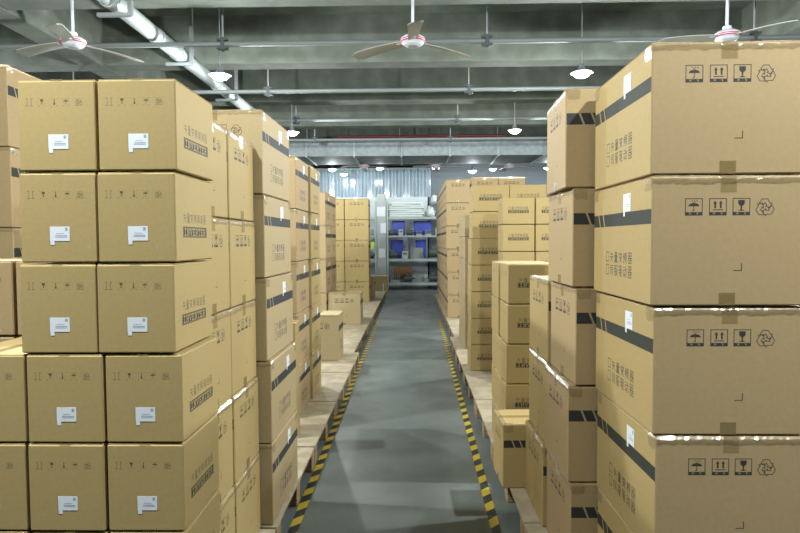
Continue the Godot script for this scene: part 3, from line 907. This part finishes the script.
func blob(sx: float, sy: float, sz: float, s: int) -> ArrayMesh:
	var n := FastNoiseLite.new()
	n.seed = s
	n.frequency = 1.6
	var st := st_new()
	st.set_smooth_group(0)
	var P := func(i: int, k: int) -> Vector3:
		var a := TAU * i / 18.0
		var b := PI * k / 10.0
		var d := Vector3(sin(b) * cos(a), cos(b), sin(b) * sin(a))
		d *= 1.0 + 0.75 * n.get_noise_3d(d.x * 1.5, d.y * 1.5, d.z * 1.5)
		d.y = maxf(d.y, -0.75)
		return Vector3(d.x * sx, (d.y + 0.75) * sy, d.z * sz)
	for i in 18:
		for k in 10:
			for v in [P.call(i, k), P.call(i + 1, k), P.call(i + 1, k + 1), P.call(i, k), P.call(i + 1, k + 1), P.call(i, k + 1)]:
				st.add_vertex(v)
	st.index()
	st.generate_normals()
	return st.commit()

func bin_mesh(w: float, h: float, d: float) -> ArrayMesh:
	var st := st_new()
	var t := 0.006
	bbox(st, Vector3(0, t * 0.5, 0), Vector3(w, t, d))
	bbox(st, Vector3(-w * 0.5 + t * 0.5, h * 0.5, 0), Vector3(t, h, d))
	bbox(st, Vector3(w * 0.5 - t * 0.5, h * 0.5, 0), Vector3(t, h, d))
	bbox(st, Vector3(0, h * 0.5, -d * 0.5 + t * 0.5), Vector3(w, h, t))
	bbox(st, Vector3(0, h * 0.35, d * 0.5 - t * 0.5), Vector3(w, h * 0.7, t))
	bbox(st, Vector3(0, h * 0.7, d * 0.5 + 0.008), Vector3(w, 0.02, 0.02))
	return st.commit()

func small_part(kind: int, at: Vector3, k: float, turn: float, where: String):
	match kind:
		0: # finned heat sink
			var t := thing("heat_sink", "small grey finned metal part " + where, "metal part", at, turn, "small parts on the steel racks")
			part("base", box_mesh(Vector3(0.2 * k, 0.06 * k, 0.16 * k), 0.003), t, Vector3(0, 0.03 * k, 0), M.alu)
			for i in 5:
				part("fin", box_mesh(Vector3(0.014 * k, 0.12 * k, 0.16 * k), 0.002), t, Vector3((i - 2) * 0.042 * k, 0.12 * k, 0), M.alu)
		1: # motor lying on its foot
			var t := thing("motor", "small dark green grey motor " + where, "motor", at, turn, "small parts on the steel racks")
			var st := st_new()
			tube(st, Vector3(-0.12 * k, 0.11 * k, 0), Vector3(0.1 * k, 0.11 * k, 0), 0.085 * k, -1, 16)
			tube(st, Vector3(0.1 * k, 0.11 * k, 0), Vector3(0.17 * k, 0.11 * k, 0), 0.02 * k)
			part("casing", st.commit(), t, Vector3.ZERO, M.cast)
			part("foot", box_mesh(Vector3(0.18 * k, 0.03 * k, 0.17 * k), 0.003), t, Vector3(0, 0.015 * k, 0), M.cast)
			part("terminal_box", box_mesh(Vector3(0.09 * k, 0.07 * k, 0.08 * k), 0.004), t, Vector3(-0.02 * k, 0.21 * k, 0), M.part_grey)
		2: # bent bracket
			var t := thing("metal_bracket", "small pale bent metal bracket " + where, "bracket", at, turn, "small parts on the steel racks")
			part("plate", box_mesh(Vector3(0.18 * k, 0.2 * k, 0.012), 0.002), t, Vector3(0, 0.1 * k, -0.06 * k), M.alu)
			part("foot", box_mesh(Vector3(0.18 * k, 0.012, 0.14 * k), 0.002), t, Vector3(0, 0.006, 0.005 * k), M.alu)
			part("rib", box_mesh(Vector3(0.012, 0.12 * k, 0.1 * k), 0.002), t, Vector3(0.05 * k, 0.06 * k + 0.012, 0), M.alu)
		3: # white housing with a dark window
			var t := thing("device_housing", "small white plastic housing " + where, "housing", at, turn, "small parts on the steel racks")
			part("case", box_mesh(Vector3(0.17 * k, 0.22 * k, 0.14 * k), 0.008), t, Vector3(0, 0.11 * k, 0), M.part_white)
			part("panel", box_mesh(Vector3(0.1 * k, 0.06 * k, 0.01), 0.002), t, Vector3(0, 0.15 * k, 0.07 * k + 0.004), M.part_grey)

func back():
	# concrete column wrapped in sheet metal with papers on it
	var col := structure("column", box_mesh(Vector3(0.29, 3.12, 0.4), 0.006), Vector3(-0.985, 1.56, -19.75), M.shelf)
	tag(col, "", "", "", "structure")
	for q in [[-1.0, 2.56, 0.27, 0.31], [-0.93, 2.02, 0.18, 0.33], [-0.98, 1.21, 0.2, 0.3]]:
		var p := part(numbered("paper_sheet"), box_mesh(Vector3(q[2], q[3], 0.002), 0.0), self, Vector3(q[0], q[1], -19.548), M.paper)
		tag(p, "white paper notice on the grey column, %s" % {2.56: "topmost", 2.02: "middle one", 1.21: "lowest"}[q[1]], "notice", "papers on the grey column")
	rack(-0.83, 1.9, "pale steel rack with parts beyond the end of the aisle")
	rack(-3.3, -1.14, "pale steel rack left of the grey column, mostly hidden")
	# top shelf: white foam sheets and bags
	var yt := 2.387
	for i in 7:
		var f := part(numbered("foam_sheet"), box_mesh(Vector3(1.08 + 0.05 * sin(i * 2.1), 0.062, 0.55), 0.012), self, Vector3(-0.19 + 0.04 * sin(i * 1.7), yt + 0.034 + i * 0.068, -19.92), M.foam, Vector3(0, 0.03 * sin(i * 3.0), 0.008 * sin(i * 1.3)))
		tag(f, "white foam sheet in the pile on the rack's top shelf, %s from below" % ["first", "second", "third", "fourth", "fifth", "sixth", "seventh"][i], "foam sheet", "white foam sheets on the rack")
	for q in [[0.62, 0.0, 0.15, 0.2], [1.06, 0.0, 0.15, 0.2], [0.78, 0.42, 0.14, 0.16], [1.12, 0.42, 0.14, 0.2]]:
		var b := part(numbered("plastic_bag"), blob(q[2], q[3], 0.26, int(q[0] * 100)), self, Vector3(q[0], yt + 0.002 + q[1], -19.95), M.bag)
		tag(b, "crumpled white plastic bag piled on the rack's top shelf, %s" % {0.62: "lower left", 1.06: "lower right", 0.78: "upper left", 1.12: "upper right"}[q[0]], "bag", "white bags on the rack")
	# blue bins
	for q in [[-0.45, 1.777, "left one on the upper shelf", 0.44], [0.36, 1.777, "right one on the upper shelf", 0.6], [-0.5, 1.017, "left one on the middle shelf", 0.4], [0.3, 1.017, "right one on the middle shelf", 0.36]]:
		var bt := part(numbered("blue_bin"), bin_mesh(q[3], 0.5 if q[1] > 1.5 else 0.62, 0.22), self, Vector3(q[0], q[1], -20.13), M.blue)
		tag(bt, "blue plastic bin on the steel rack, %s" % q[2], "bin", "blue bins on the rack")
	# small parts along the front of the shelves
	var r := RandomNumberGenerator.new()
	r.seed = 31
	for lv in [[1.776, "on the rack's upper shelf", 0.95], [1.016, "on the rack's middle shelf", 1.25], [0.231, "on the rack's lowest shelf", 1.15]]:
		var x := -0.78
		var nth := 0
		while x < 0.85:
			var k: float = lv[2] * r.randf_range(0.8, 1.45)
			var kind: int = [1, 0, 3, 1, 2][r.randi_range(0, 4)]
			x += 0.14 * k
			small_part(kind, Vector3(x, lv[0], -19.79), k, r.randf_range(-0.1, 0.1), lv[1] + ", %s from the left" % ["first", "second", "third", "fourth", "fifth", "sixth", "seventh", "eighth", "ninth", "tenth", "eleventh", "twelfth"][nth])
			nth += 1
			x += 0.175 * k
	for lv in [[1.776, "on the left rack's upper shelf"], [1.016, "on the left rack's middle shelf"]]:
		for x in [-1.7, -1.36]:
			small_part(r.randi_range(0, 3), Vector3(x, lv[0], -19.75), 1.1, 0.0, lv[1] + (", left" if x < -1.5 else ", by the column"))
	# boards and a brown sheet lying on the lowest shelf behind the parts
	for i in 3:
		var bd := part(numbered("panel_board"), box_mesh(Vector3(1.25, 0.035, 0.28), 0.003), self, Vector3(0.05, 0.0, 0.0), M.part_white)
		bd.position = Vector3(0.02, 0.232 + 0.2 * 0 + 0.0355 * i + 0.018, -20.06)
		tag(bd, "long white panel lying on the rack's lowest shelf, %s of three" % ["lowest", "middle", "top"][i], "panel", "white panels on the rack")
	var bb := thing("carton", "flat brown carton on the white panels in the rack's lowest shelf", "carton", Vector3(-0.3, 0.342, -20.06))
	part("body", box_mesh(Vector3(0.62, 0.4, 0.26), 0.005), bb, Vector3(0, 0.2, 0), M.brown)
	part("tape", box_mesh(Vector3(0.05, 0.002, 0.26), 0.0), bb, Vector3(0, 0.402, 0), M.tape)
	# brown carton with pale straps standing at the rack's foot
	var wc := thing("carton", "brown carton with two pale straps standing before the grey column", "carton", Vector3(-1.02, 0.0, -18.7))
	part("body", box_mesh(Vector3(0.5, 0.46, 0.4), 0.005), wc, Vector3(0, 0.23, 0), plain_mat(3))
	for x in [-0.13, 0.13]:
		part("strap", box_mesh(Vector3(0.022, 0.3, 0.004), 0.0), wc, Vector3(x, 0.15, 0.202), M.paper)
	part("lid", box_mesh(Vector3(0.506, 0.06, 0.406), 0.004), wc, Vector3(0, 0.491, 0), plain_mat(3))
	var ls := part("lime_notice", box_mesh(Vector3(0.12, 0.24, 0.01), 0.0), self, Vector3(-1.25, 1.36, -19.53), M.lime)
	ls.position = Vector3(-1.28, 1.46, -19.52)
	tag(ls, "lime green card on the left rack beside the grey column", "card")
	# strip curtain above the white partition
	var cu := thing("strip_curtain", "clear plastic strip curtain high above the steel rack", "curtain", Vector3(-1.4, 3.12, -20.95))
	part("rail", box_mesh(Vector3(4.1, 0.06, 0.06), 0.004), cu, Vector3(0, 0.99, 0), M.galv)
	for i in 34:
		part("strip", box_mesh(Vector3(0.165, 0.96, 0.003), 0.0), cu, Vector3(-1.98 + 0.12 * i, 0.485, 0.02 * (1 if i % 2 else -1)), M.pvc, Vector3(0, rng.randf_range(-0.1, 0.1), 0))
